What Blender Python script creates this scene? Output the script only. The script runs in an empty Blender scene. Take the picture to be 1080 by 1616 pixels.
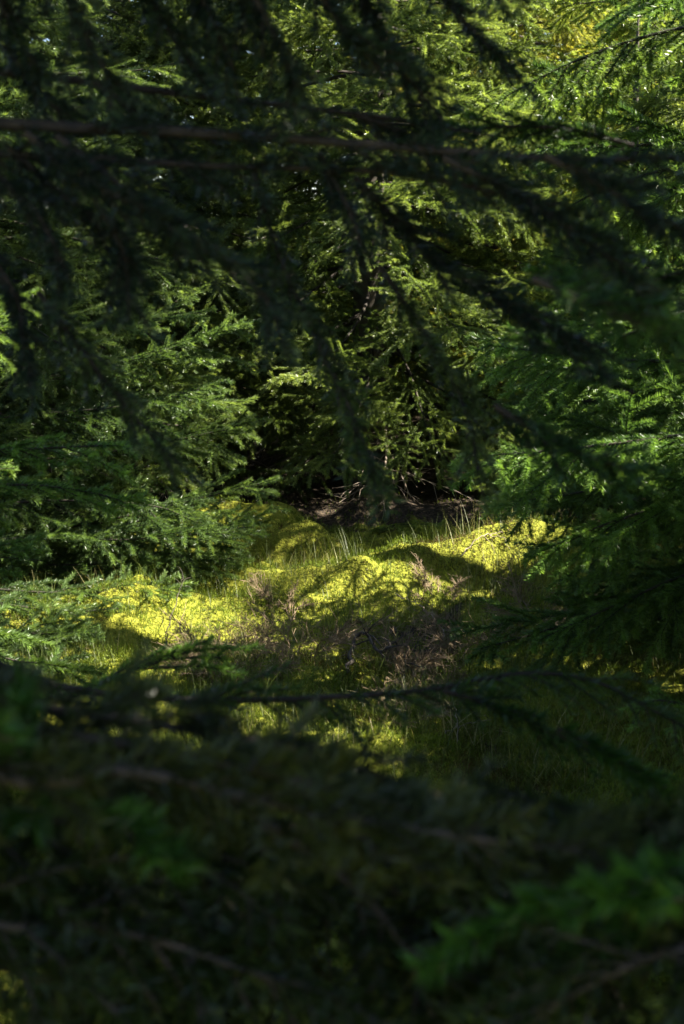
import bpy, math, random
import numpy as np
from mathutils import Vector, Matrix, Euler

R = math.radians
sc = bpy.context.scene
COL = sc.collection

# ------------------------------------------------------------------ camera, sky, sun, exposure
CAM = np.array([0.0, 0.0, 1.6]); PITCH = R(10.3); FPX = 2244.0
F_ = np.array([0, math.cos(PITCH), -math.sin(PITCH)]); U_ = np.array([0, math.sin(PITCH), math.cos(PITCH)]); R_ = np.array([1.0, 0, 0])
cd = bpy.data.cameras.new('camera'); cam = bpy.data.objects.new('camera', cd); COL.objects.link(cam)
cam.location = CAM; cam.rotation_euler = (R(90) - PITCH, 0, 0)
cd.sensor_fit = 'VERTICAL'; cd.sensor_height = 36; cd.lens = 50
cd.clip_start = 0.05; cd.clip_end = 500
cd.dof.use_dof = True; cd.dof.focus_distance = 6.6; cd.dof.aperture_fstop = 6.3; cd.dof.aperture_blades = 9
sc.camera = cam

SUN_AZ, SUN_EL = 93.0, 49.0           # degrees right of the view, above the horizon
SD = np.array([math.sin(R(SUN_AZ)) * math.cos(R(SUN_EL)), math.cos(R(SUN_AZ)) * math.cos(R(SUN_EL)), math.sin(R(SUN_EL))])
w = bpy.data.worlds.new('World'); sc.world = w; w.use_nodes = True
nt = w.node_tree; bg = nt.nodes['Background']
sky = nt.nodes.new('ShaderNodeTexSky'); sky.sky_type = 'NISHITA'; sky.sun_disc = False
sky.sun_elevation = R(SUN_EL); sky.sun_rotation = R(SUN_AZ)
nt.links.new(sky.outputs[0], bg.inputs[0]); bg.inputs[1].default_value = 0.06
sd = bpy.data.lights.new('sun', 'SUN'); sun = bpy.data.objects.new('sun', sd); COL.objects.link(sun)
sd.energy = 5.0; sd.angle = R(0.5); sd.color = (1.0, 0.93, 0.78)
sun.rotation_euler = Vector(SD).to_track_quat('Z', 'Y').to_euler(); sun.location = (4, 6, 12)
sc.view_settings.view_transform = 'Standard'; sc.view_settings.look = 'None'
sc.view_settings.exposure = 2.75; sc.view_settings.gamma = 1.0
sc.render.engine = 'CYCLES'
cy = sc.cycles
cy.use_denoising = True; cy.max_bounces = 6; cy.diffuse_bounces = 3; cy.transmission_bounces = 4; cy.glossy_bounces = 2
cy.sample_clamp_indirect = 4.0; cy.caustics_reflective = False; cy.caustics_refractive = False

def P(px, py, d):
    "a point of the photograph (1080x1616) at depth d metres, as a place in the wood"
    return CAM + d * (F_ + (px - 540) / FPX * R_ - (py - 808) / FPX * U_)
def proj(p):
    v = np.asarray(p) - CAM; d = v @ F_
    if d < 0.05: return None
    return 540 + FPX * (v @ R_) / d, 808 - FPX * (v @ U_) / d, d

# ------------------------------------------------------------------ materials
def new_mat(name):
    m = bpy.data.materials.new(name); m.use_nodes = True
    n = m.node_tree.nodes; n.clear()
    return m, n, m.node_tree.links
def ramp(n, stops):
    r = n.new('ShaderNodeValToRGB'); e = r.color_ramp.elements
    while len(e) > 1: e.remove(e[-1])
    e[0].position = stops[0][0]; e[0].color = (*stops[0][1], 1)
    for p, c in stops[1:]:
        k = e.new(p); k.color = (*c, 1)
    return r
def leaf_mat(name, stops, trans, tcol, rough=0.32, spec=0.3):
    m, n, l = new_mat(name)
    at = n.new('ShaderNodeAttribute'); at.attribute_name = 'tone'
    oi = n.new('ShaderNodeObjectInfo')
    ad = n.new('ShaderNodeMath'); ad.operation = 'MULTIPLY_ADD'; l.new(oi.outputs['Random'], ad.inputs[0]); ad.inputs[1].default_value = 0.24; l.new(at.outputs['Fac'], ad.inputs[2])
    sb = n.new('ShaderNodeMath'); sb.operation = 'SUBTRACT'; l.new(ad.outputs[0], sb.inputs[0]); sb.inputs[1].default_value = 0.12
    r = ramp(n, stops); l.new(sb.outputs[0], r.inputs[0])
    mul = n.new('ShaderNodeMix'); mul.data_type = 'RGBA'; mul.blend_type = 'MULTIPLY'; mul.inputs[0].default_value = 1
    l.new(r.outputs[0], mul.inputs[6]); l.new(oi.outputs['Color'], mul.inputs[7])
    p = n.new('ShaderNodeBsdfPrincipled'); l.new(mul.outputs[2], p.inputs['Base Color'])
    p.inputs['Roughness'].default_value = rough; p.inputs['Specular IOR Level'].default_value = spec
    tc = n.new('ShaderNodeMix'); tc.data_type = 'RGBA'; tc.blend_type = 'MULTIPLY'; tc.inputs[0].default_value = 1
    l.new(mul.outputs[2], tc.inputs[6]); tc.inputs[7].default_value = (*tcol, 1)
    t = n.new('ShaderNodeBsdfTranslucent'); l.new(tc.outputs[2], t.inputs[0])
    mx = n.new('ShaderNodeMixShader'); mx.inputs[0].default_value = trans
    l.new(p.outputs[0], mx.inputs[1]); l.new(t.outputs[0], mx.inputs[2])
    o = n.new('ShaderNodeOutputMaterial'); l.new(mx.outputs[0], o.inputs[0])
    return m
def wood_mat(name, c0, c1, scale, rough=0.85, bump=0.3):
    m, n, l = new_mat(name)
    tc = n.new('ShaderNodeTexCoord'); no = n.new('ShaderNodeTexNoise'); no.inputs['Scale'].default_value = scale; no.inputs['Detail'].default_value = 5
    l.new(tc.outputs['Object'], no.inputs[0])
    r = ramp(n, [(0.3, c0), (0.7, c1)]); l.new(no.outputs[0], r.inputs[0])
    p = n.new('ShaderNodeBsdfPrincipled'); l.new(r.outputs[0], p.inputs['Base Color']); p.inputs['Roughness'].default_value = rough
    b = n.new('ShaderNodeBump'); b.inputs['Strength'].default_value = bump; b.inputs['Distance'].default_value = 0.01
    l.new(no.outputs[0], b.inputs['Height']); l.new(b.outputs[0], p.inputs['Normal'])
    o = n.new('ShaderNodeOutputMaterial'); l.new(p.outputs[0], o.inputs[0])
    return m
M_NEEDLE = leaf_mat('spruce_needles', [(0.0, (0.018, 0.031, 0.014)), (0.45, (0.050, 0.077, 0.030)), (0.8, (0.110, 0.145, 0.052)), (1.0, (0.18, 0.22, 0.075))], 0.40, (1.7, 1.7, 0.8), rough=0.32, spec=0.3)
M_TWIG = wood_mat('twig_bark', (0.012, 0.009, 0.007), (0.042, 0.029, 0.02), 40)
M_DEAD = wood_mat('dead_twigs', (0.12, 0.09, 0.07), (0.32, 0.26, 0.20), 30)
M_BARK = wood_mat('trunk_bark', (0.03, 0.024, 0.018), (0.10, 0.08, 0.06), 14, bump=0.9)
M_HEATH = wood_mat('dry_heather', (0.13, 0.085, 0.048), (0.26, 0.19, 0.115), 20)
M_MOSS = leaf_mat('moss_shoots', [(0.0, (0.085, 0.052, 0.018)), (0.12, (0.075, 0.062, 0.012)), (0.22, (0.05, 0.068, 0.007)), (0.4, (0.105, 0.150, 0.012)), (0.75, (0.175, 0.225, 0.02)), (1.0, (0.31, 0.32, 0.06))], 0.35, (1.2, 1.2, 0.7), rough=0.6, spec=0.3)
M_GRASS = leaf_mat('grass_blades', [(0.0, (0.04, 0.06, 0.008)), (0.5, (0.10, 0.13, 0.015)), (0.8, (0.24, 0.21, 0.08)), (1.0, (0.42, 0.36, 0.20))], 0.35, (1.2, 1.2, 0.7), rough=0.5, spec=0.4)

def ground_mat():
    m, n, l = new_mat('moss_ground')
    at = n.new('ShaderNodeAttribute'); at.attribute_name = 'moss'
    tc = n.new('ShaderNodeTexCoord')
    def noise(s, d=6):
        k = n.new('ShaderNodeTexNoise'); k.inputs['Scale'].default_value = s; k.inputs['Detail'].default_value = d; l.new(tc.outputs['Object'], k.inputs[0]); return k
    n1 = noise(1.7); n2 = noise(60, 4); n3 = noise(9)
    mossr = ramp(n, [(0.25, (0.05, 0.055, 0.006)), (0.5, (0.13, 0.14, 0.012)), (0.75, (0.22, 0.21, 0.022))])
    a = n.new('ShaderNodeMix'); a.data_type = 'FLOAT'; a.inputs[0].default_value = 0.5; l.new(n1.outputs[0], a.inputs[2]); l.new(n2.outputs[0], a.inputs[3]); l.new(a.outputs[0], mossr.inputs[0])
    litr = ramp(n, [(0.3, (0.010, 0.008, 0.006)), (0.5, (0.028, 0.020, 0.013)), (0.7, (0.075, 0.052, 0.03))]); l.new(n2.outputs[0], litr.inputs[0])  # needle litter, darkened further to paint in the hollow's shade
    s = n.new('ShaderNodeMath'); s.operation = 'ADD'; l.new(at.outputs['Fac'], s.inputs[0])
    s2 = n.new('ShaderNodeMath'); s2.operation = 'MULTIPLY_ADD'; l.new(n3.outputs[0], s2.inputs[0]); s2.inputs[1].default_value = 1.5; s2.inputs[2].default_value = -0.85; l.new(s2.outputs[0], s.inputs[1])
    mr = n.new('ShaderNodeMapRange'); l.new(s.outputs[0], mr.inputs[0]); mr.inputs[1].default_value = 0.35; mr.inputs[2].default_value = 0.6
    mx = n.new('ShaderNodeMix'); mx.data_type = 'RGBA'; l.new(mr.outputs[0], mx.inputs[0]); l.new(litr.outputs[0], mx.inputs[6]); l.new(mossr.outputs[0], mx.inputs[7])
    p = n.new('ShaderNodeBsdfPrincipled'); p.inputs['Roughness'].default_value = 0.9; p.inputs['Specular IOR Level'].default_value = 0.2
    l.new(mx.outputs[2], p.inputs['Base Color'])
    b = n.new('ShaderNodeBump'); b.inputs['Strength'].default_value = 0.9; b.inputs['Distance'].default_value = 0.02; l.new(n2.outputs[0], b.inputs['Height']); l.new(b.outputs[0], p.inputs['Normal'])
    o = n.new('ShaderNodeOutputMaterial'); l.new(p.outputs[0], o.inputs[0])
    return m
M_GROUND = ground_mat()

# ------------------------------------------------------------------ mesh helpers
def mk_mesh(name, verts, faces, mat, attr=None, smooth=False, vattr=None):
    verts = np.asarray(verts, np.float32); faces = np.asarray(faces, np.int32)
    me = bpy.data.meshes.new(name); k = faces.shape[1]
    me.vertices.add(len(verts)); me.vertices.foreach_set('co', verts.ravel())
    me.loops.add(faces.size); me.loops.foreach_set('vertex_index', faces.ravel())
    me.polygons.add(len(faces)); me.polygons.foreach_set('loop_start', np.arange(0, faces.size, k, dtype=np.int32))
    me.polygons.foreach_set('use_smooth', np.full(len(faces), smooth))
    me.materials.append(mat)
    if attr is not None:
        a = me.attributes.new('tone', 'FLOAT', 'FACE'); a.data.foreach_set('value', np.asarray(attr, np.float32))
    if vattr is not None:
        for nm, v in vattr.items():
            a = me.attributes.new(nm, 'FLOAT', 'POINT'); a.data.foreach_set('value', np.asarray(v, np.float32))
    me.update(calc_edges=True)
    return me
def link(name, me, parent=None, mw=None):
    o = bpy.data.objects.new(name, me); COL.objects.link(o)
    if parent is not None: o.parent = parent
    if mw is not None: o.matrix_local = mw
    return o
def tag(o, label=None, cat=None, group=None, kind=None):
    if label: o['label'] = label
    if cat: o['category'] = cat
    if group: o['group'] = group
    if kind: o['kind'] = kind
    return o
def nrm(v):
    return v / (np.linalg.norm(v, axis=-1, keepdims=True) + 1e-12)
def tubes(polys, radii, sides):
    "tubes along polylines: returns verts, quads"
    V = []; Q = []; off = 0
    ang = np.linspace(0, 2 * math.pi, sides, endpoint=False); ca, sa = np.cos(ang), np.sin(ang)
    for p, r in zip(polys, radii):
        p = np.asarray(p); n = len(p)
        t = nrm(np.gradient(p, axis=0))
        ref = np.array([0.13, 0.31, 0.94]) if abs(t[0, 2]) < 0.8 else np.array([0.9, 0.3, 0.1])
        a = nrm(np.cross(t, ref)); b = np.cross(t, a)
        v = p[:, None] + r[:, None, None] * (a[:, None] * ca[None, :, None] + b[:, None] * sa[None, :, None])
        V.append(v.reshape(-1, 3))
        i = np.arange(n - 1)[:, None] * sides; j = np.arange(sides)[None]; j2 = (j + 1) % sides
        Q.append((np.stack([i + j, i + j2, i + sides + j2, i + sides + j], -1).reshape(-1, 4)) + off)
        off += n * sides
    return np.concatenate(V), np.concatenate(Q)
def resample(p, n):
    p = np.asarray(p, float); t = np.linspace(0, len(p) - 1, n)
    # Catmull-Rom through the points
    q = np.vstack([2 * p[0] - p[1], p, 2 * p[-1] - p[-2]]); i = np.minimum(t.astype(int), len(p) - 2); u = (t - i)[:, None]
    a, b, c, d = q[i], q[i + 1], q[i + 2], q[i + 3]
    return 0.5 * (2 * b + (c - a) * u + (2 * a - 5 * b + 4 * c - d) * u ** 2 + (3 * b - a - 3 * c + d) * u ** 3)

UP = np.array([0, 0, 1.0])
def shoot(rng, p, d, L, grav, k=5, wob=0.06):
    "a twig that starts at p towards d and bends by grav (down negative)"
    pts = [p]; d = d.copy()
    for _ in range(k - 1):
        d = nrm(d + np.array([0, 0, grav / k]) + rng.normal(0, wob, 3) / 1.5)
        pts.append(pts[-1] + d * L / (k - 1))
    return np.array(pts)

def gen_bough(seed, axis, sp1=0.05, l1=0.35, a1=52, g1=-0.25, sp2=0.035, l2=0.10, a2=46, dens=700, nl=0.016, nw=0.0016,
              r0=0.012, bare=0.15, flat=0.75, dead=False, tone0=0.35, l1min=0.06, l3=0.0, hang=0.0, tvar=0.05):
    """a spruce bough along AXIS: side twigs, their twigs and needles. Returns (wood mesh arrays, needle arrays)"""
    rng = np.random.default_rng(seed)
    ax = resample(axis, 24)
    seg = np.linalg.norm(np.diff(ax, axis=0), axis=1); s = np.concatenate([[0], np.cumsum(seg)]); Lt = s[-1]
    def at(x):
        p = np.array([np.interp(x, s, ax[:, i]) for i in range(3)])
        j = min(int(np.searchsorted(s, x)), len(ax) - 1); j = max(j, 1)
        return p, nrm(ax[j] - ax[j - 1])
    W5, W3, R5, R3 = [ax], [], [np.linspace(r0, 0.0016, len(ax))], []
    N = []                                          # (polyline, tone, density factor)
    N.append((ax[int(len(ax) * max(bare, 0.3)):], tone0, 0.8))
    x = Lt * bare; side = 1
    while x < Lt - 0.01:
        f = x / Lt
        p, T = at(x)
        S = nrm(np.cross(UP, T)) if abs(T[2]) < 0.93 else nrm(np.cross(np.array([0, 1.0, 0.2]), T))
        Nn = np.cross(T, S)
        prof = min(1.0, (f - bare * 0.6) * 3.2 + 0.25) * min(1.0, ((1 - f) * Lt + 0.05) / (l1 * 1.15))
        L = max(l1min, l1 * prof * rng.uniform(0.4, 1.2))
        ang = R(a1 + rng.normal(0, 7)); roll = rng.normal(0, (1 - flat) * 1.6) - hang
        d = math.cos(ang) * T + math.sin(ang) * (side * S * math.cos(roll) + Nn * math.sin(roll))
        tw = shoot(rng, p, d, L, g1 * rng.uniform(0.6, 1.4), 6)
        W3.append(tw); R3.append(np.linspace(0.0032 if L > 0.12 else 0.002, 0.0009, 6))
        tn = tone0 - 0.12 + 0.5 * f + rng.normal(0, 0.08)  # inner needles older and darker, deepened to stand for shade inside
        N.append((tw, tn, 1.0))
        # second order
        y = 0.03 + rng.uniform(0, 0.02); sd2 = 1
        while y < L - 0.012 and l2 > 0:
            u = y / L; i = min(int(u * 5), 4); q = tw[i] + (tw[i + 1] - tw[i]) * (u * 5 - i); T2 = nrm(tw[i + 1] - tw[i])
            S2 = np.cross(Nn, T2); S2 = nrm(S2)
            LL = max(0.02, l2 * min(1, (1 - u) * L / l2 * 0.9 + 0.12) * rng.uniform(0.6, 1.15))
            an = R(a2 + rng.normal(0, 8)); rl = rng.normal(0, (1 - flat) * 1.8) - hang
            d2 = math.cos(an) * T2 + math.sin(an) * (sd2 * S2 * math.cos(rl) + np.cross(T2, S2) * math.sin(rl))
            tw2 = shoot(rng, q, d2, LL, g1 * 0.5, 3)
            W3.append(tw2); R3.append(np.linspace(0.0014, 0.0007, 3))
            N.append((tw2, tn + 0.14 + rng.normal(0, 0.05), 1.0))
            if l3 > 0 and LL > 0.07:
                for z in np.arange(0.03, LL - 0.015, 0.035):
                    q3 = tw2[0] + (tw2[-1] - tw2[0]) * z / LL; T3 = nrm(tw2[-1] - tw2[0]); S3 = nrm(np.cross(Nn, T3))
                    for s3 in (1, -1):
                        L3 = l3 * rng.uniform(0.5, 1.1) * min(1, (LL - z) / l3 + 0.2)
                        tw3 = np.array([q3, q3 + L3 * nrm(0.75 * T3 + 0.66 * s3 * S3 + rng.normal(0, 0.15, 3))])
                        N.append((tw3, tn + 0.22, 1.0)); W3.append(tw3); R3.append(np.array([0.0012, 0.0007]))
            y += sp2 * rng.uniform(0.7, 1.3) * 0.5; sd2 = -sd2
        x += sp1 * rng.uniform(0.6, 1.4) * 0.5; side = -side
    v5, q5 = tubes(W5, R5, 6); v3, q3 = tubes(W3, R3, 3)
    wood = (np.concatenate([v5, v3]), np.concatenate([q5, q3 + len(v5)]))
    if dead: return wood, None
    pos, tan, ton = [], [], []
    for pl, tn, df in N:
        sg = np.linalg.norm(np.diff(pl, axis=0), axis=1); L = sg.sum(); n = max(3, int(L * dens * df))
        ss = np.concatenate([[0], np.cumsum(sg)]); xs = np.sort(rng.uniform(0, L, n))
        pos.append(np.stack([np.interp(xs, ss, pl[:, i]) for i in range(3)], 1))
        j = np.clip(np.searchsorted(ss, xs) - 1, 0, len(pl) - 2); tan.append(nrm(pl[j + 1] - pl[j]))
        ton.append(tn + 0.18 * (xs / L) ** 3 + rng.normal(0, tvar, n))
    pos = np.concatenate(pos); tan = np.concatenate(tan); ton = np.concatenate(ton); n = len(pos)
    rad = rng.normal(0, 1, (n, 3)); rad -= (rad * tan).sum(1, keepdims=True) * tan; rad = nrm(rad)
    rad = nrm(rad + np.array([0, 0, 0.35])); d = nrm(0.68 * tan + 0.73 * rad)
    ln = nl * rng.uniform(0.7, 1.15, (n, 1)); wv = nrm(np.cross(d, rng.normal(0, 1, (n, 3)))) * nw * 0.5 * rng.uniform(0.8, 1.2, (n, 1))
    v = np.stack([pos - wv, pos + wv, pos + d * ln], 1).reshape(-1, 3)
    f = np.arange(3 * n).reshape(-1, 3)
    return wood, (v, f, ton)

def bough_meshes(name, seed, axis, **kw):
    wmat = M_DEAD if kw.get('dead') else M_TWIG
    wood, nd = gen_bough(seed, axis, **kw)
    wm = mk_mesh(name + '_wood', wood[0], wood[1], wmat, smooth=True)
    nm = None if nd is None else mk_mesh(name + '_needles', nd[0], nd[1], M_NEEDLE, attr=nd[2])
    return wm, nm

# ------------------------------------------------------------------ ground
def smooth(x): x = np.clip(x, 0, 1); return x * x * (3 - 2 * x)
_rng = np.random.default_rng(5)
HUM = [(-0.78, 5.95, 0.36, 0.28, 0.15), (-1.35, 6.0, 0.5, 0.4, 0.12), (0.85, 7.0, 0.42, 0.27, 0.26), (0.42, 6.8, 0.30, 0.20, 0.16), (0.08, 6.62, 0.3, 0.2, 0.10), (-0.3, 6.5, 0.36, 0.24, 0.09), (-0.55, 6.75, 0.35, 0.3, 0.08), (0.0, 7.35, 0.7, 0.3, -0.10),
       (-0.17, 7.7, 0.24, 0.2, 0.18), (-0.5, 8.0, 0.3, 0.25, 0.20), (0.45, 8.6, 0.7, 0.4, 0.12), (-0.28, 4.95, 0.30, 0.24, 0.12), (0.02, 5.6, 0.22, 0.2, 0.09), (0.75, 5.75, 0.45, 0.35, 0.14), (0.75, 4.5, 0.4, 0.3, 0.10),
       (-0.9, 4.9, 0.4, 0.35, 0.1), (1.5, 6.8, 0.5, 0.5, 0.18), (0.1, 4.2, 0.35, 0.3, 0.08), (-0.5, 3.5, 0.4, 0.35, 0.12), (0.5, 3.3, 0.4, 0.3, 0.1)]
for _ in range(130):
    HUM.append((_rng.uniform(-4, 4), _rng.uniform(2, 11), _rng.uniform(0.09, 0.25), _rng.uniform(0.09, 0.25), _rng.uniform(0.02, 0.08)))
_tab = np.random.default_rng(99).random((64, 64))
def vnoise(x, y, f, k=0):
    "smooth value noise, 0 to 1"
    u = np.asarray(x, float) * f + 17.3 * k; v = np.asarray(y, float) * f + 9.1 * k; i = np.floor(u).astype(int); j = np.floor(v).astype(int); a = smooth(u - i); b = smooth(v - j)
    g = lambda p, q: _tab[p % 64, q % 64]
    return (g(i, j) * (1 - a) + g(i + 1, j) * a) * (1 - b) + (g(i, j + 1) * (1 - a) + g(i + 1, j + 1) * a) * b
def gully(x, y):
    cx = 0.42 + 0.08 * np.sin(y * 2.1) - 0.03 * (y - 5)
    return np.exp(-((x - cx) / 0.13) ** 2) * smooth((y - 3.6) / 0.8) * smooth((6.6 - y) / 0.8)
def ground_h(x, y):
    x = np.asarray(x, float); y = np.asarray(y, float)
    z = 0.05 * np.sin(x * 0.7 + 1) * np.sin(y * 0.5) + 0.035 * np.maximum(y - 8, 0)
    near = np.exp(-((y - 6) / 8) ** 2)
    X0, Y0 = x, y
    x = x + 0.22 * (vnoise(x, y, 3.5, 1) - 0.5) + 0.08 * (vnoise(x, y, 9, 2) - 0.5); y = y + 0.22 * (vnoise(X0, y, 3.5, 3) - 0.5) + 0.08 * (vnoise(X0, y, 9, 4) - 0.5)
    for cx, cy_, rx, ry, h in HUM:
        z = z + h * np.exp(-(((x - cx) / rx) ** 2 + ((y - cy_) / ry) ** 2))
    z = z - 0.07 * gully(X0, Y0)
    x, y = X0, Y0
    z = z + near * (0.05 * (vnoise(x, y, 5, 5) - 0.5) + 0.035 * (vnoise(x, y, 11, 6) - 0.5) + 0.02 * (vnoise(x, y, 26, 7) - 0.5))
    return z
def mossiness(x, y):
    m = smooth((8.6 - y) / 0.7) * smooth((2.8 - np.abs(x)) / 1.0)
    m = m + 0.25 * np.sin(x * 2.3 + 1) * np.sin(y * 1.9) - 0.5 * gully(x, y)
    return np.clip(m, 0, 1)
def grid(x0, x1, nx, y0, y1, ny):
    X, Y = np.meshgrid(np.linspace(x0, x1, nx), np.linspace(y0, y1, ny)); return X.ravel(), Y.ravel()
def axis_steps(core0, core1, step, far, grow):
    a = list(np.arange(core0, core1, step)); s = step
    while a[-1] < far: s *= grow; a.append(a[-1] + s)
    s = step
    while a[0] > -far: s *= grow; a.insert(0, a[0] - s)
    return np.array(a)
gx = axis_steps(-2.0, 2.0, 0.022, 160, 1.18); gy = axis_steps(2.2, 9.5, 0.024, 170, 1.18)
X, Y = np.meshgrid(gx, gy); Z = ground_h(X, Y); nx, ny = len(gx), len(gy)
idx = np.arange(nx * ny).reshape(ny, nx)
fq = np.stack([idx[:-1, :-1], idx[:-1, 1:], idx[1:, 1:], idx[1:, :-1]], -1).reshape(-1, 4)
gm = mk_mesh('ground', np.stack([X.ravel(), Y.ravel(), Z.ravel()], 1), fq, M_GROUND, smooth=True, vattr={'moss': mossiness(X.ravel(), Y.ravel())})
tag(link('ground', gm), kind='structure')

# ------------------------------------------------------------------ bough templates
def tmpl_axis(L, droop, up, n=6):
    x = np.linspace(0, 1, n); return np.stack([x * L, 0.03 * L * np.sin(x * 5), -droop * L * x ** 1.6 + up * L * x ** 4], 1)
TPL = {'big': [], 'mid': [], 'small': [], 'dead': []}
for i in range(3):
    TPL['big'].append((1.8, *bough_meshes('bough_big', 10 + i, tmpl_axis(1.8, 0.16 + 0.05 * i, 0.12), sp1=0.15, l1=0.58, a1=46, g1=-0.40, sp2=0.115, l2=0.26, a2=40, dens=1300, nw=0.0038, nl=0.024, tone0=0.35, bare=0.28, r0=0.017, flat=0.72)))
for i in range(3):
    TPL['mid'].append((1.2, *bough_meshes('bough_mid', 30 + i, tmpl_axis(1.2, 0.10 + 0.07 * i, 0.10), sp1=0.125, l1=0.44, a1=46, g1=-0.35, sp2=0.105, l2=0.22, a2=40, dens=1300, nw=0.0038, nl=0.024, tone0=0.35, bare=0.25, r0=0.012, flat=0.75)))
for i in range(2):
    TPL['small'].append((0.65, *bough_meshes('bough_small', 50 + i, tmpl_axis(0.65, 0.06 + 0.08 * i, 0.08), sp1=0.09, l1=0.28, a1=44, g1=-0.25, sp2=0.095, l2=0.15, a2=40, dens=1300, nw=0.0036, nl=0.023, tone0=0.35, r0=0.008, flat=0.75)))
for i in range(2):
    TPL['dead'].append((1.1, *bough_meshes('bough_dead', 60 + i, tmpl_axis(1.1, 0.2, 0.05), sp1=0.10, l1=0.40, a1=60, g1=-0.7, sp2=0.08, l2=0.15, r0=0.010, flat=0.35, dead=True)))

# sun corridors: places the photograph shows in full sun; boughs outside the picture leave these free
LIT = []
def lit_px(px, py, d, r=0.22): LIT.append((P(px, py, d), r))
def gpt(px, py, up=0.0):
    "the place on the ground that the photograph shows at px, py"
    d = 2.0
    while d < 12:
        p = P(px, py, d)
        if p[2] < float(ground_h(p[0], p[1])): break
        d += 0.02
    p[2] = float(ground_h(p[0], p[1])) + up
    return p
HARD = []
def lit_ground(px, py, more=0.0): HARD.append((gpt(px, py, 0.05), more))
def seg_ray_dist(a, b, o, d):
    ts = np.linspace(0, 1, 7)[:, None]; q = a + (b - a) * ts; k = (q - o) @ d
    dist = np.linalg.norm(q - o - np.maximum(k, 0)[:, None] * d, axis=1)
    return np.where(k > 0.35, dist, 9).min()
def in_frame(p, m=60):
    r = proj(p)
    return r is not None and -m < r[0] < 1080 + m and -m < r[1] < 1616 + m
N_PRUNE = [0]
def blocked(a, b, width):
    for o, more in HARD:
        if seg_ray_dist(a, b, o, SD) < width * 0.95 - 0.05 + more:
            N_PRUNE[0] += 1; return True
    if in_frame(a) or in_frame(b) or in_frame((a + b) / 2): return False
    for o, r in LIT:
        if seg_ray_dist(a, b, o, SD) < r + width:
            N_PRUNE[0] += 1; return True
    return False

def trunk_mesh(seed, H, r0):
    rng = np.random.default_rng(seed); z = np.linspace(-0.25, H, 26)
    p = np.stack([0.02 * np.sin(z * 1.3 + seed), 0.02 * np.sin(z * 1.1 + seed * 2), z], 1)
    r = r0 * np.clip(1 - z / H, 0.02, 1) ** 0.8 * (1 + 0.5 * np.exp(-np.maximum(z, 0) / 0.12)) * rng.uniform(0.95, 1.05, len(z))
    v, q = tubes([p], [r], 12); return mk_mesh('trunk', v, q, M_BARK, smooth=True)
def spruce(name, label, x, y, H, Lmax, z0=0.3, seed=1, tint=(1, 1, 1), dz=0.20, per=6, group='spruces round the clearing', droop=0, zmax=99, dead_to=0.0, arc=None, r0=None, root=None, open_above=None):
    clear = root is not None
    rng = np.random.default_rng(seed); zg = float(ground_h(x, y))
    if root is None:
        root = link(name, None); root.location = (x, y, zg)
        tag(root, label, 'tree', group)
        link('trunk', trunk_mesh(seed, H, r0 or 0.012 * H + 0.03), root)
    z = z0; ph = rng.uniform(0, 6.28); nb = 0
    while z < min(H - 0.1, zmax):
        f = (z - z0) / (H - z0); L = Lmax * (1 - f) ** 0.75 * min(1, 0.75 + f * 3)
        for k in range(per):
            a = ph + k * 2 * math.pi / per + rng.normal(0, 0.22)
            if arc is not None and math.cos(a - R(arc[0])) < math.cos(R(arc[1])): continue
            Lk = L * rng.uniform(0.8, 1.12); dead = z < dead_to and rng.random() < 0.75
            kind = 'dead' if dead else ('big' if Lk > 1.45 else 'mid' if Lk > 0.85 else 'small')
            TL, wm, nm = TPL[kind][rng.integers(len(TPL[kind]))]; s = Lk / TL
            el = R(-14 + 34 * f + droop) + rng.normal(0, 0.09)
            zz = z + rng.uniform(-0.09, 0.09)
            m = Matrix.Translation((0.02 * math.cos(a), 0.02 * math.sin(a), zz)) @ Euler((rng.normal(0, 0.2), -el, a)).to_matrix().to_4x4() @ Matrix.Diagonal((s, s * rng.uniform(0.9, 1.15), s, 1))
            A = np.array([x, y, zg + zz]); B = A + Lk * np.array([math.cos(a) * math.cos(el), math.sin(a) * math.cos(el), math.sin(el) - 0.1])
            if blocked(A, B, 0.18 * Lk): continue
            if (x < 1.5 or B[2] > 3.6) and -1.7 < B[0] < 1.1 and 3.0 < B[1] < 8.4 and B[2] > 1.9 and not in_frame(B): continue     # the clearing is open to the sky
            if clear:
                side = 0.3 * Lk * np.array([-math.sin(a), math.cos(a), 0]); bad = False
                for t in (0.1, 0.35, 0.6, 0.85, 1.05):
                    q = A + (B - A) * t
                    for w_ in (-1, 0, 1):
                        g = q + w_ * side
                        for dzz in (0, -0.25):
                            g2 = g + np.array([0, 0, dzz]); bad = bad or in_frame(g2, 130) or np.linalg.norm(g2 - CAM) < 0.55
                if bad: continue
            b = link('bough', wm, root, m); b.color = (*tint, 1)
            if nm is not None:
                nd = link('needles', nm, b); nd.color = (*tint, 1)
            nb += 1
        z += dz * rng.uniform(0.85, 1.15) * (2.6 if open_above and z > open_above else 1); ph += 0.55
    return root, nb
def add_bough(root, axis_w, seed, tint=(1, 1, 1), **kw):
    "a bough modelled singly: axis given in world coordinates"
    o = np.array(axis_w[0]); wm, nm = bough_meshes('bough_front', seed, np.asarray(axis_w) - o, **kw)
    b = link('bough', wm, root, Matrix.Translation(Vector(o - np.array(root.location)))); b.color = (*tint, 1)
    if nm is not None:
        nd = link('needles', nm, b); nd.color = (*tint, 1)
    return b

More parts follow.
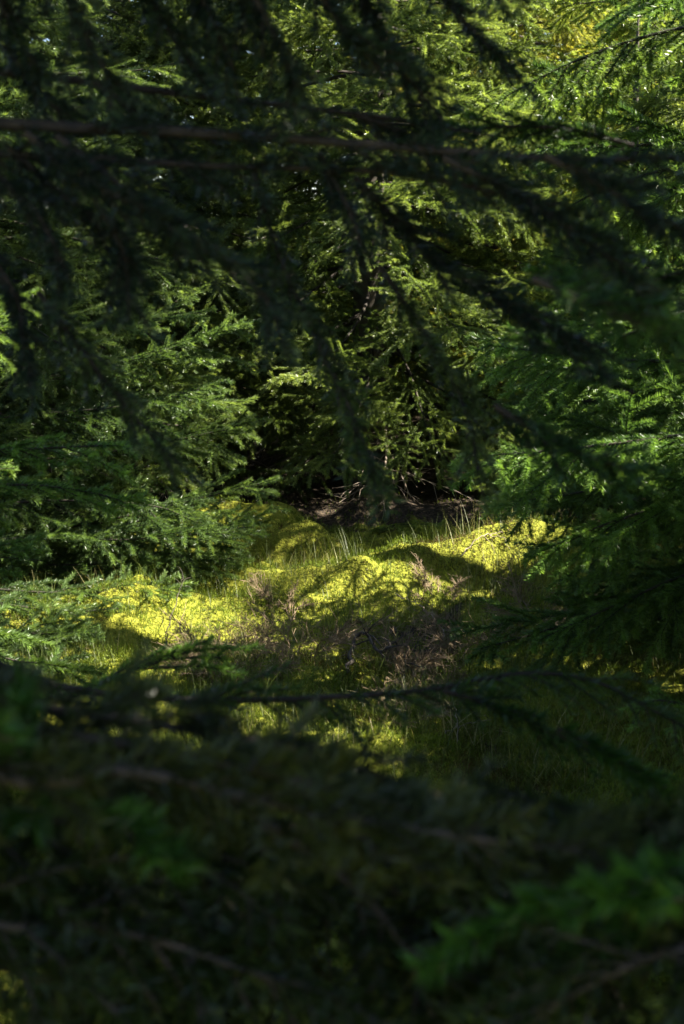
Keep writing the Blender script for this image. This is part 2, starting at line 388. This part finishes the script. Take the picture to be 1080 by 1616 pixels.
# ------------------------------------------------------------------ where the sun comes through
for q in [(215, 985, 0.12), (250, 982, 0.15), (290, 978, 0.12), (550, 926, 0.06), (600, 910), (655, 885, 0.05), (640, 893), (690, 875), (740, 862), (790, 850)]: lit_ground(*q)
for q in [(px, py, 8.4 + 0.3 * ((px // 60) % 2)) for px in range(400, 860, 75) for py in range(430, 860, 75)] + [(px, py, 9.5) for px in range(480, 1080, 100) for py in range(20, 420, 90)]: lit_px(*q, r=0.05)
for q in [(px, py, 12.5) for px in range(600, 1080, 80) for py in range(10, 380, 80)]: lit_px(*q, r=-0.1)
for q in [(460, 580, 8.6), (640, 520, 8.6), (700, 500, 8.6), (620, 640, 8.4), (700, 640, 8.6), (640, 830, 8.2), (760, 600, 8.6), (390, 620, 8.0), (520, 640, 8.4), (700, 60, 10), (640, 120, 10), (840, 40, 10), (900, 150, 11),
          (300, 300, 9), (350, 560, 6.6), (300, 480, 7), (230, 690, 6.3), (380, 780, 6.2), (300, 1030, 2.8), (380, 1024, 2.8), (1000, 60, 4.6), (880, 100, 4.5), (800, 140, 4.4), (760, 740, 4.4), (900, 720, 4.4), (1000, 740, 4.4)]: lit_px(*q, r=0.0)

# ------------------------------------------------------------------ trees
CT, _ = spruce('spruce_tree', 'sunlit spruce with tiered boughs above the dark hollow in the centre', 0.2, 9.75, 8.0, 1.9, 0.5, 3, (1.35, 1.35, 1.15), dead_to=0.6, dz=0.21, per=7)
LT, _ = spruce('spruce_tree', 'spruce at the left whose flat boughs reach right over the lit moss', -2.3, 7.3, 7.0, 1.95, 0.2, 4, (0.82, 0.92, 0.86), per=7)
RT, _ = spruce('spruce_tree', 'shaded dark spruce at the right whose boughs hang left over the moss', 2.05, 5.4, 7.0, 1.85, 0.3, 6, (0.85, 1.1, 0.8))
spruce('spruce_tree', 'spruce behind the left tree, seen between the hanging dark shoots', -1.6, 9.2, 7.5, 1.7, 0.5, 7, (0.9, 0.92, 0.75), dead_to=0.8)
spruce('spruce_tree', 'sunny yellow green spruce at the top right, behind the nearer boughs', 2.5, 10.4, 8.5, 1.8, 0.5, 8, (1.9, 1.8, 1.2))  # tint raised to put sunlit brightness into the needles
NL, _ = spruce('spruce_tree', 'near young spruce at the left edge with bright green soft tips', -1.95, 4.3, 4.2, 1.25, 0.3, 9, (0.85, 1.05, 0.75), arc=(20, 110))
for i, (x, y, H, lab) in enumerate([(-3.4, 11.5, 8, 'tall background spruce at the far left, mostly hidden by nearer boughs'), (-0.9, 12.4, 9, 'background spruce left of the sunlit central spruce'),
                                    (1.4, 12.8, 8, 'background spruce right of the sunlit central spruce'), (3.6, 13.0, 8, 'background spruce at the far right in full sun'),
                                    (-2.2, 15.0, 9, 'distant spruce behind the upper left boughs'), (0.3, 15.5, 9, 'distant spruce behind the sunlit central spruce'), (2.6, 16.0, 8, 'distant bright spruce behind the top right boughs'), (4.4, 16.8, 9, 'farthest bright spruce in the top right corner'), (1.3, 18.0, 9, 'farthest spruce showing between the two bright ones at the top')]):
    spruce('spruce_tree', lab, x, y, H, 2.0, 0.4, 20 + i, (2.9, 2.2, 1.5) if x > 1 else (0.8, 0.85, 0.68), dz=0.24, per=7, zmax=6.5)  # tint paints sunlight into the right-hand trees and shade into the left

spruce('spruce_tree', 'small young spruce added behind the right mound for shade, half hidden by the shaded spruce', 1.6, 7.95, 3.0, 0.8, 0.15, 45, (0.9, 1.05, 0.85), dz=0.15, per=7)  # low spruce put in so its shadow darkens the ground behind the ridge
# tall neighbours added outside the right edge to shade the hollow; few boughs show
spruce('spruce_tree', 'tall spruce added for shade at the right edge behind the shaded dark spruce', 3.1, 8.0, 9.5, 1.9, 0.4, 41, (1.1, 1.15, 0.85), dz=0.24)
spruce('spruce_tree', 'tall spruce added beyond the right edge for shade, only tips showing above the middle', 3.4, 6.5, 9.0, 1.9, 0.8, 42, (1.0, 1.1, 0.85), dz=0.26)
spruce('spruce_tree', 'tall spruce added beyond the right edge for shade, nearest to the lower sprigs', 2.6, 3.2, 8.0, 1.8, 0.9, 43, (1.0, 1.1, 0.85), dz=0.17, per=7)

# ------------------------------------------------------------------ the two trees whose boughs hang close before the camera
def front_tree(name, label, x, y, H, seed, r0=0.09):
    root = link(name, None); root.location = (x, y, float(ground_h(x, y)))
    tag(root, label, 'tree', 'spruces round the clearing'); link('trunk', trunk_mesh(seed, H, r0), root); return root
LF = front_tree('spruce_tree', 'dark out of focus spruce whose boughs sweep in from the left across the view', -1.05, 1.45, 8.0, 71)
RF = front_tree('spruce_tree', 'out of focus spruce at the lower right with soft green shoots pointing left', 1.15, 1.35, 7.5, 72)
spruce('', '', -1.05, 1.45, 8.0, 1.7, 0.5, 73, root=LF, dz=0.2, per=7)  # unseen crown added to cut the sky light on the near boughs
spruce('', '', 1.15, 1.35, 7.5, 1.6, 0.5, 74, root=RF, dz=0.12, per=9)  # unseen crown added, packed densely to keep sun flecks off
def pts(lst, d): return [P(a[0], a[1], a[2] if len(a) > 2 else d) for a in lst]
sdn = [300]
def limb(root, lst, d, tint=(1, 1, 1), trunk=True, **kw):
    if d < 1.55 and np.mean([a[1] for a in lst]) > 1150: d *= 0.9          # the lowest boughs hang nearest
    sdn[0] += 1; p = pts(lst, d)
    if trunk:
        r = np.array(root.location); q = p[0]; dist = math.hypot(q[0] - r[0], q[1] - r[1])
        p = [np.array([r[0], r[1], q[2] + 0.12 * dist])] + p
    k = dict(sp1=0.045, l1=0.20, a1=42, g1=-0.5, sp2=0.05, l2=0.06, dens=900, nl=0.019, nw=0.0026, r0=0.010, bare=0.1, flat=0.6, tone0=0.15, hang=0.5)
    k.update(kw)
    return add_bough(root, p, sdn[0], tint, **k)
TAIL = dict(tvar=0.22, trunk=False, l1=0.062, a1=28, g1=-0.15, l2=0.0, sp1=0.022, dens=1300, nw=0.0025, nl=0.018, r0=0.004, bare=0.02, hang=0.2, flat=0.2)  # wide tone spread puts a sheen into the needle colour
SHADE_BL = (0.54, 0.65, 1.05)  # near-bough tint: shade and blue sky sheen put into the needle colour
BR = (0.5, 0.56, 0.36)  # low-bough tint: green-brown, darkened to carry the shade
# upper boughs
limb(LF, [(-200, -190), (200, -150), (620, -100), (900, -60)], 1.7, SHADE_BL, l1=0.12, sp1=0.1, hang=0.9)
limb(LF, [(-250, 85), (0, 112), (300, 150), (600, 185), (780, 215)], 1.75, SHADE_BL, l1=0.09, sp1=0.1, l2=0, r0=0.009)
limb(LF, [(-250, 165), (0, 195), (350, 212), (700, 238), (900, 252), (1080, 250), (1190, 262)], 1.55, SHADE_BL, l1=0.07, sp1=0.05, a1=30, l2=0, r0=0.009, hang=0.2, flat=0.2)
limb(LF, [(-250, 230), (60, 245), (330, 262), (640, 275), (860, 330), (1000, 410)], 1.6, SHADE_BL, l1=0.07, sp1=0.04, a1=30, l2=0, r0=0.006, hang=0.2, flat=0.2)
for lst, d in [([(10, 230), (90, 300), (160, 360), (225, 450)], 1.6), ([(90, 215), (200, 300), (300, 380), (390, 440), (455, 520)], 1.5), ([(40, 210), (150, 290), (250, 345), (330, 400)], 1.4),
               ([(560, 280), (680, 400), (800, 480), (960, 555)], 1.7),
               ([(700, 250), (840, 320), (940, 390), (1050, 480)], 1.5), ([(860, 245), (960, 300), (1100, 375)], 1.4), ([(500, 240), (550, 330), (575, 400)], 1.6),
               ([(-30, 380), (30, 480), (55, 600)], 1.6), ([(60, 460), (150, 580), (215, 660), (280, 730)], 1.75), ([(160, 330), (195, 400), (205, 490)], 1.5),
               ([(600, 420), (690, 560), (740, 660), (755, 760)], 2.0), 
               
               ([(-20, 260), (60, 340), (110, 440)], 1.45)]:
    limb(LF, lst, d, (1.0, 1.05, 0.95) if lst[-1][1] > 700 else SHADE_BL, **{**TAIL, 'tone0': 0.25 if lst[-1][1] > 700 else 0.1, 'dens': 900 if lst[-1][1] > 700 else 1300})
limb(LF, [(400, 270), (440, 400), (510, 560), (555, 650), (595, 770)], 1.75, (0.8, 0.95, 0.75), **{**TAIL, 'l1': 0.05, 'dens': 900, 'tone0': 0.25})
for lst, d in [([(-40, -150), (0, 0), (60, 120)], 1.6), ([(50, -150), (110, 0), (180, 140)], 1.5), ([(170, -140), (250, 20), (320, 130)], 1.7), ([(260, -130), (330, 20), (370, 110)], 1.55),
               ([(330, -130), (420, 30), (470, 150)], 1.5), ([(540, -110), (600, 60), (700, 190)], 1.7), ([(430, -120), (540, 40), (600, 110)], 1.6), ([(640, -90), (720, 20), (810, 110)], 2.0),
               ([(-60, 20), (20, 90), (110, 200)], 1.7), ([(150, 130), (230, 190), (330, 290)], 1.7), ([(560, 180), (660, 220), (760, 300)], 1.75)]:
    limb(LF, lst, d, SHADE_BL, **{**TAIL, 'tone0': 0.1})
# right hand near shoots, greener
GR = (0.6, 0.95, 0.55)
for lst, d in [([(1200, 400), (1080, 430), (960, 450), (850, 440)], 1.9), ([(840, 440), (960, 490), (1090, 550)], 1.3), ([(1000, 620), (900, 560), (830, 540)], 2.2), ([(780, 640), (880, 700), (1000, 745)], 1.6), ([(1000, 230), (900, 205), (800, 200), (700, 210)], 2.2)]:
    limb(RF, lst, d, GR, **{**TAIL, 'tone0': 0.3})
# lower boughs
limb(LF, [(-200, 1000), (100, 1085), (330, 1105), (560, 1098), (700, 1085), (820, 1062), (930, 1072), (1010, 1110), (1085, 1150)], 2.0, (0.9, 1.1, 0.8), l1=0.10, a1=40, bare=0.25, r0=0.007, hang=0.3, l2=0, tone0=0.2)
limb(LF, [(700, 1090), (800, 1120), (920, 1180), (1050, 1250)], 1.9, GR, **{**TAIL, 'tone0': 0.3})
FING = dict(trunk=False, l1=0.02, l1min=0.012, a1=30, l2=0.0, sp1=0.03, dens=2300, nw=0.0022, nl=0.017, r0=0.003, bare=0.02, hang=0.0, flat=0.2, g1=0.0)
limb(LF, [(-300, 1180, 2.4), (0, 1120, 2.7), (160, 1078, 2.8), (250, 1040, 2.8), (335, 1008, 2.8)], 2.8, (1.2, 1.6, 1.0), **{**FING, 'trunk': True, 'bare': 0.5, 'r0': 0.006, 'tone0': 0.45})  # sprig tint, here and on its fingers, brightened in place of sky light
for lst in [[(235, 1050), (310, 1026), (415, 1022)], [(225, 1055), (320, 1052), (385, 1066)], [(180, 1072), (230, 1078), (275, 1098)], [(200, 1060), (240, 1035), (262, 1022)], [(160, 1078), (200, 1052), (215, 1040)], [(270, 1040), (330, 1036), (360, 1042)]]:
    limb(LF, lst, 2.8, (1.2, 1.6, 1.0), **{**FING, 'tone0': 0.6})
limb(RF, [(1200, 1150), (1110, 1120), (1040, 1105), (1000, 1120)], 2.9, (0.9, 1.25, 0.9), l1=0.08, l2=0.04, r0=0.004, hang=0.2, tone0=0.45)
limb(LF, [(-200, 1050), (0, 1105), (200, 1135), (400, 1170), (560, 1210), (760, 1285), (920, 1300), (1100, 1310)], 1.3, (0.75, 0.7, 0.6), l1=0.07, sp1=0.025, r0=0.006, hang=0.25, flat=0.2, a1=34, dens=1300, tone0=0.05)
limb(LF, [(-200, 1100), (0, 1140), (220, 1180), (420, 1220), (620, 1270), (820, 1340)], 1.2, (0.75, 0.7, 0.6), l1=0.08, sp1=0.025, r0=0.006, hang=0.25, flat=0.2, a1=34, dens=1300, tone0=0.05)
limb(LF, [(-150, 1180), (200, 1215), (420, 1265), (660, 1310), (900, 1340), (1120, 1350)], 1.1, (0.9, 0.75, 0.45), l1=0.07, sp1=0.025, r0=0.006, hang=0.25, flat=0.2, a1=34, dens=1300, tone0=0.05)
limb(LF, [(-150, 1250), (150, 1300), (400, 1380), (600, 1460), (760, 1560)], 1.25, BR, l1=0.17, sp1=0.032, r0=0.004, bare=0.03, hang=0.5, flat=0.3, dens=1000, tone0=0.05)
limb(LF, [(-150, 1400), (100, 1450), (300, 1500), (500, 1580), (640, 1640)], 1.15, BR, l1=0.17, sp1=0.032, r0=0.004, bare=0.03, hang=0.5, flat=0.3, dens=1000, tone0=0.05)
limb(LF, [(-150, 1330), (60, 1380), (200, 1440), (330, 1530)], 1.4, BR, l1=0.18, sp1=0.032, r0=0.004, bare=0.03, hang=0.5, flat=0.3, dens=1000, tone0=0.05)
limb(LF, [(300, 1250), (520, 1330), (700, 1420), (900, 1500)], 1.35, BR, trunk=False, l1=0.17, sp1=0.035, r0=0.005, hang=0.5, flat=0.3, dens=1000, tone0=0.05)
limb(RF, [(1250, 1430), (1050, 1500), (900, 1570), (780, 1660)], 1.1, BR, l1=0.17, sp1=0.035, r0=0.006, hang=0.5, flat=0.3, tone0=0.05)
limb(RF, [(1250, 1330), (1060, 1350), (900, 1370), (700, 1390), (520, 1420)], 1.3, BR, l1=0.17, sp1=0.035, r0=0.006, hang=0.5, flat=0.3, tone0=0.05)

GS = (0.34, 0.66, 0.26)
BIG = {**FING, 'dens': 3200, 'nl': 0.021, 'nw': 0.0024, 'tone0': 0.5, 'r0': 0.003, 'l1': 0.02}
limb(LF, [(-150, 1090), (20, 1180), (130, 1275), (220, 1315), (290, 1375)], 1.08, GS, **{**BIG, 'trunk': True, 'bare': 0.6})
limb(LF, [(110, 1265), (20, 1300), (-60, 1350)], 1.08, GS, **BIG)
limb(LF, [(60, 1215), (30, 1130), (40, 1080)], 1.0, GS, **BIG)
limb(RF, [(1250, 1350), (1080, 1395), (980, 1415), (895, 1445)], 1.05, GS, **{**BIG, 'trunk': True, 'bare': 0.5})
limb(RF, [(1200, 1330), (1000, 1375), (860, 1425), (760, 1480), (675, 1540)], 1.08, GS, **{**BIG, 'trunk': True, 'bare': 0.5})
limb(RF, [(1090, 1440), (980, 1470), (900, 1500)], 1.1, GS, **BIG)
limb(LF, [(880, 1150), (960, 1190), (1050, 1245)], 1.6, GS, **BIG)
# boughs of the middle distance that the photograph shows singly
MID = dict(l1=0.38, a1=34, l2=0.16, sp1=0.10, sp2=0.095, r0=0.010, hang=0.1, flat=0.75, g1=-0.2, dens=1500, nw=0.0032, nl=0.021, bare=0.25, tone0=0.3)
for lst, d in [([(-150, 640), (100, 590), (270, 550), (400, 505)], 6.6), ([(-150, 860), (120, 830), (300, 790), (435, 757)], 6.7), ([(-150, 960), (150, 900), (320, 850), (440, 800)], 6.6), ([(-200, 900), (0, 930), (150, 935), (300, 925)], 6.1), ([(-200, 960), (-50, 990), (60, 1000), (150, 1000)], 5.4), ([(-200, 1000), (-60, 1030), (50, 1045), (120, 1050)], 5.1), ([(-150, 800), (80, 790), (250, 800), (370, 850)], 6.5), ([(-150, 840), (60, 850), (240, 850), (400, 830)], 6.4), ([(-200, 880), (0, 890), (200, 890), (390, 880)], 6.6), ([(-200, 700), (0, 660), (200, 640), (360, 600)], 6.5), ([(-200, 930), (-20, 950), (100, 965), (190, 960)], 5.9), ([(-150, 560), (80, 530), (220, 510), (330, 490)], 6.8), ([(-150, 740), (120, 720), (300, 690), (420, 660)], 7.0)]:
    limb(LT, lst, d, (0.8, 0.95, 0.88), **MID)
for lst, d in [([(-250, 735), (0, 712), (120, 705), (235, 700)], 3.7), ([(-250, 770), (0, 765), (100, 770), (205, 790)], 3.8), ([(-250, 860), (-60, 865), (40, 870)], 3.9)]:
    limb(NL, lst, d, (0.75, 1.05, 0.7), **{**MID, 'l1': 0.22, 'a1': 28, 'l2': 0.06, 'tone0': 0.4, 'r0': 0.007})
for lst, d in [([(1250, 20), (1050, 50), (900, 100), (775, 165)], 4.5), ([(1250, 250), (1080, 262), (950, 300), (860, 350)], 4.6)]:
    limb(RT, lst, d, (1.1, 1.25, 0.85), **{**MID, 'hang': 0.7, 'g1': -0.6, 'tone0': 0.45})
for lst, d in [([(1250, 660), (1050, 690), (880, 710), (722, 722)], 4.3), ([(1250, 760), (1080, 790), (950, 830), (830, 880)], 4.4), ([(1250, 860), (1100, 900), (960, 960), (850, 1010)], 4.5), ([(1250, 560), (1050, 570), (900, 560), (770, 545)], 4.8)]:
    limb(RT, lst, d, (0.85, 1.15, 0.75), **{**MID, 'hang': 0.35, 'g1': -0.4, 'tone0': 0.4})
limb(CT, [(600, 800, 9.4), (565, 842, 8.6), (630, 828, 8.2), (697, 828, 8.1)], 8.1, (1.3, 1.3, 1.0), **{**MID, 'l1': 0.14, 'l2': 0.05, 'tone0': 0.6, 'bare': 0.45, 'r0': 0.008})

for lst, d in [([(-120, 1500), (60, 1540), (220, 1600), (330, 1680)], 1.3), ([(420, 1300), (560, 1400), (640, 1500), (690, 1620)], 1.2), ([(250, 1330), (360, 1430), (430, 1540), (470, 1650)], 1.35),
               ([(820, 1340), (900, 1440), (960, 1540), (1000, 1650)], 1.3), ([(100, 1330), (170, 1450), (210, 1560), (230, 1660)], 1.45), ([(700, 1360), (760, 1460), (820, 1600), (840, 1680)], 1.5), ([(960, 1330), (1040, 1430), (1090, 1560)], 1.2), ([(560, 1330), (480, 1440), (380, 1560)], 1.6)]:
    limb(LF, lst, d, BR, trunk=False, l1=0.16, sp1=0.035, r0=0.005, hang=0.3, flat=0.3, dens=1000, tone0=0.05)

# ------------------------------------------------------------------ moss, grass, brush on the ground
rng = np.random.default_rng(11)
def scatter(n, y0, y1, margin=80):
    d = (rng.uniform(y0 ** 0.35, y1 ** 0.35, n)) ** (1 / 0.35)
    x = rng.uniform(-1, 1, n) * (540 + margin) / FPX * d * 1.02
    return x, d
def lowf(x, y, s, k):
    return 0.5 + 0.25 * (np.sin(x * s + k) * np.sin(y * s * 1.13 + 2 * k) + np.sin((x + y) * s * 0.61 + 3 * k) * np.sin((x - y) * s * 0.77 + k) + 0)
def moss_bed(n):
    x, y = scatter(n, 2.7, 9.0)
    keep = rng.random(n) < mossiness(x, y) + 0.12 - 0.75 * (0.7 * vnoise(x, y, 3.2, 11) + 0.3 * vnoise(x, y, 12, 12) < 0.42)
    x, y = x[keep], y[keep]; n = len(x); z = ground_h(x, y)
    tone = -0.02 + 0.6 * vnoise(x, y, 2.6, 13) + 0.4 * (vnoise(x, y, 9, 14) - 0.4) + 0.2 * (vnoise(x, y, 22, 15) - 0.5) + rng.normal(0, 0.10, n) + 0.12 * (lowf(x, y, 9, 4) - 0.5)
    H = rng.uniform(0.012, 0.032, n) * (0.4 + 1.3 * vnoise(x, y, 7, 16))
    base = np.stack([x, y, z - 0.004], 1); lean = rng.normal(0, 0.28, (n, 3)); lean[:, 2] = 1; lean = nrm(lean)
    V, T = [], []
    for k in range(6):
        a = rng.uniform(0, 6.28, n); hd = np.stack([np.cos(a), np.sin(a), np.full(n, 0.75 if k < 4 else 2.0)], 1); hd = nrm(hd)
        b = base + lean * (H * (0.25 + 0.15 * k))[:, None]
        ln = rng.uniform(0.008, 0.014, n)[:, None]; wv = nrm(np.cross(hd, rng.normal(0, 1, (n, 3)))) * 0.0017
        V.append(np.stack([b - wv, b + wv, b + hd * ln], 1)); T.append(tone + 0.05 * k - 0.1)
    v = np.concatenate(V).reshape(-1, 3); return mk_mesh('moss', v, np.arange(len(v)).reshape(-1, 3), M_MOSS, attr=np.concatenate(T))
tag(link('moss', moss_bed(105000)), 'yellow green moss covering the hummocks of the clearing', 'moss', kind='stuff')
def blades(base, H, lean, width, seg=3, curl=0.5):
    "ribbons: n blades with seg segments, facing random ways"
    n = len(base); a = rng.uniform(0, 6.28, n); sd_ = np.stack([np.cos(a), np.sin(a), np.zeros(n)], 1)
    lv = np.stack([np.cos(a + 1.3) * lean, np.sin(a + 1.3) * lean, np.ones(n)], 1); lv = nrm(lv)
    rows = []
    for k in range(seg + 1):
        t = k / seg; c = base + lv * (H * t)[:, None] + np.stack([np.cos(a + 1.3), np.sin(a + 1.3), np.zeros(n) - 0.4], 1) * (H * curl * lean * t * t)[:, None]
        wv = sd_ * (width * (1 - 0.85 * t) * 0.5)[:, None]; rows += [c - wv, c + wv]
    v = np.stack(rows, 1); m = 2 * (seg + 1)
    f = np.array([[2 * k, 2 * k + 1, 2 * k + 3, 2 * k + 2] for k in range(seg)])
    fa = (np.arange(n)[:, None, None] * m + f[None]).reshape(-1, 4)
    return v.reshape(-1, 3), fa
def grass_bed(n):
    x, y = scatter(n, 3.0, 7.3); dens = 0.15 + 1.1 * vnoise(x, y, 3.0, 17) ** 2 + 0.7 * np.exp(-((x - 0.85) / 0.4) ** 2 - ((y - 6.9) / 0.3) ** 2)
    k = rng.random(n) < dens * (mossiness(x, y) > 0.3); x, y = x[k], y[k]; n = len(x)
    H = rng.uniform(0.04, 0.15, n) * (0.5 + vnoise(x, y, 3.0, 17)); b = np.stack([x, y, ground_h(x, y)], 1)
    v, f = blades(b, H, rng.uniform(0.1, 0.7, n), rng.uniform(0.0012, 0.0026, n))
    t = np.clip(rng.beta(2, 5, n) * 0.7 + 0.6 * (vnoise(x, y, 2.2, 18) > 0.62) * rng.random(n), 0, 1)
    return mk_mesh('grass', v, f, M_GRASS, attr=np.repeat(t, 3))
tag(link('grass', grass_bed(34000)), 'thin grass blades standing among the moss', 'grass', kind='stuff')

# ------------------------------------------------------------------ brush, dead branches and stalks lying in the clearing
def brush(label, px, py, rad, H, seed, stems=16):
    r = np.random.default_rng(seed); c = gpt(px, py); polys, rr = [], []
    for _ in range(stems):
        a = r.uniform(0, 6.28); b = np.array([math.cos(a), math.sin(a), 0]) * rad * 0.45 * math.sqrt(r.random())
        b[2] = float(ground_h(c[0] + b[0], c[1] + b[1])) - c[2] - 0.01
        d = nrm(np.array([math.cos(a) * r.uniform(0.3, 1.3), math.sin(a) * r.uniform(0.3, 1.3), 0.8])); L = H * r.uniform(0.9, 2.2)
        st = shoot(r, b, d, L, -0.35, 7, 0.14); polys.append(st); rr.append(np.linspace(0.0028, 0.001, 7))
        for i in range(1, 6):
            for _k in range(4):
                d2 = nrm(nrm(st[i + 1] - st[i]) + r.normal(0, 0.55, 3)); t2 = shoot(r, st[i], d2, L * r.uniform(0.2, 0.5), -0.2, 4, 0.16); polys.append(t2); rr.append(np.linspace(0.0014, 0.0007, 4))
                for _j in range(3):
                    k = r.integers(1, 4); d3 = nrm(nrm(t2[k] - t2[k - 1]) + r.normal(0, 0.6, 3)); t3 = shoot(r, t2[k], d3, L * r.uniform(0.08, 0.22), 0.0, 3, 0.1); polys.append(t3); rr.append(np.linspace(0.001, 0.0006, 3))
    v, q = tubes(polys, rr, 3); o = link('dry_heather_bush', mk_mesh('dry_heather_bush', v, q, M_HEATH, smooth=True)); o.location = c
    return tag(o, label, 'bush', 'dry heather bushes in the clearing')
brush('reddish brown dry bush on the moss left of the curled dead branch', 480, 1030, 0.22, 0.15, 1, 14)
brush('grey twiggy dry bush under the curled dead branch', 610, 1055, 0.2, 0.10, 2, 12)
brush('purplish grey dry bush right of the curled dead branch', 745, 1025, 0.2, 0.13, 3, 13)
brush('low grey dry bush behind the sharp green sprig', 370, 1075, 0.22, 0.10, 4, 16)
brush('pale dry bush below the right spruce beside the mound', 850, 975, 0.2, 0.13, 5, 12)
brush('small brown dry bush on top of the sunlit ridge', 440, 955, 0.12, 0.07, 6, 9)
brush('small brown dry bush on the shaded slope below the right mound', 690, 945, 0.14, 0.08, 7, 10)
brush('low dry bush beside the gully at the right, lowest of them', 640, 1140, 0.14, 0.08, 8, 9)
brush('wide low grey dry bush spreading between the curled branch and the gully', 670, 1085, 0.26, 0.09, 9, 9)
brush('faint reddish dry bush in front of the sunlit left mound', 330, 1035, 0.24, 0.10, 10, 14)
def branch(name, label, cat, lst, r0, r1, mat, twigs=0, seed=0, group=None, tl=0.08):
    r = np.random.default_rng(seed); p = np.array([gpt(a, b, h) for a, b, h in lst]); o0 = p[0].copy()
    ax = resample(p - o0, 6 * len(lst)); ax += r.normal(0, 0.004, ax.shape); polys, rr = [ax], [np.linspace(r0, r1, len(ax))]
    for _ in range(twigs):
        i = r.integers(2, len(ax) - 1); d = nrm(nrm(ax[i] - ax[i - 1]) + r.normal(0, 0.7, 3) + np.array([0, 0, 0.2])); t = shoot(r, ax[i], d, tl * r.uniform(0.5, 1.6), -0.6, 6, 0.2)
        polys.append(t); rr.append(np.linspace(r1 * 1.3, 0.0008, 6))
    v, q = tubes(polys, rr, 6); o = link(name, mk_mesh(name, v, q, mat, smooth=True)); o.location = o0
    return tag(o, label, cat, group)
M_DARKW = wood_mat('wet_dead_wood', (0.018, 0.013, 0.010), (0.06, 0.045, 0.035), 40)
branch('dead_branch', 'dark curled dead branch arching over the grey brush in the clearing', 'branch', [(548, 1065, 0.0), (556, 1050, 0.07), (575, 1045, 0.11), (600, 1062, 0.09), (625, 1055, 0.10), (640, 1070, 0.06), (636, 1085, 0.02)], 0.009, 0.003, M_DARKW, 16, 3, tl=0.13)
branch('fallen_twig', 'long pale thin twig slanting down the slope to the gully', 'twig', [(625, 950, 0.02), (665, 975, 0.05), (695, 1005, 0.04), (712, 1040, 0.02)], 0.003, 0.0012, M_DEAD, 5, 4)
branch('fallen_twig', 'pale forked twig lying beside the gully in the middle', 'twig', [(690, 1090, 0.01), (712, 1120, 0.05), (720, 1150, 0.06), (722, 1180, 0.01)], 0.003, 0.0012, M_DEAD, 6, 5)
branch('fallen_twig', 'pale straight twig lying across the gully near the front', 'twig', [(700, 1170, 0.02), (735, 1160, 0.03), (775, 1150, 0.02)], 0.0025, 0.001, M_DEAD, 3, 6)
branch('fallen_twig', 'dark thin twig rising from the sunlit left mound', 'twig', [(262, 1030, 0.0), (268, 1010, 0.06), (285, 985, 0.12), (290, 970, 0.16)], 0.003, 0.001, M_DARKW, 6, 7)
branch('fallen_twig', 'brown bent twig on top of the sunlit right mound', 'twig', [(730, 880, 0.01), (755, 868, 0.05), (785, 866, 0.05), (805, 878, 0.01)], 0.003, 0.001, M_DEAD, 5, 8)
def tuft(label, px, py, n, H, tone, seed, lean=0.3, spread=0.05):
    global rng
    rng = np.random.default_rng(seed); c = gpt(px, py)
    b = rng.normal(0, spread, (n, 3)); b[:, 2] = ground_h(c[0] + b[:, 0], c[1] + b[:, 1]) - c[2] - 0.005
    v, f = blades(b, H * rng.uniform(0.5, 1.1, n), rng.uniform(0, lean, n), np.full(n, 0.0035), 5, 0.9)
    o = link('grass_tuft', mk_mesh('grass_tuft', v, f, M_GRASS, attr=np.repeat(np.clip(tone + rng.normal(0, 0.08, n), 0, 1), 5))); o.location = c
    return tag(o, label, 'grass', None if n > 20 else 'grass tufts in the clearing', 'stuff' if n > 20 else None)
tuft('tall pale dry stalks in front of the right mound', 738, 985, 9, 0.34, 0.95, 21, 0.18, 0.035)
tuft('pale arching dry grass beside the gully', 722, 1170, 12, 0.28, 0.95, 22, 0.8, 0.03)
tuft('dark green thick grass clump on the side of the right mound', 790, 925, 160, 0.13, 0.15, 23, 0.5, 0.12)
tuft('dark green grass clump on the bank below the right spruce', 850, 1050, 160, 0.12, 0.2, 24, 0.6, 0.15)
tuft('thin dark stalks standing on the moss at the lower right', 800, 1240, 26, 0.22, 0.12, 25, 0.35, 0.22)
tuft('thin pale blades in front of the gully, lowest in the clearing', 880, 1260, 12, 0.24, 0.8, 26, 0.8, 0.18)
tuft('bright green grass on the sunlit ridge of the clearing', 630, 915, 140, 0.07, 0.45, 27, 0.5, 0.12)
tuft('thin dark stalks between the curled branch and the low moss mound', 560, 1130, 30, 0.14, 0.15, 28, 0.4, 0.22)
#print('TRIS', sum(len(p.vertices) - 2 for me in bpy.data.meshes for p in me.polygons[:1]) and sum((len(me.loops) - 2 * len(me.polygons)) for me in bpy.data.meshes))
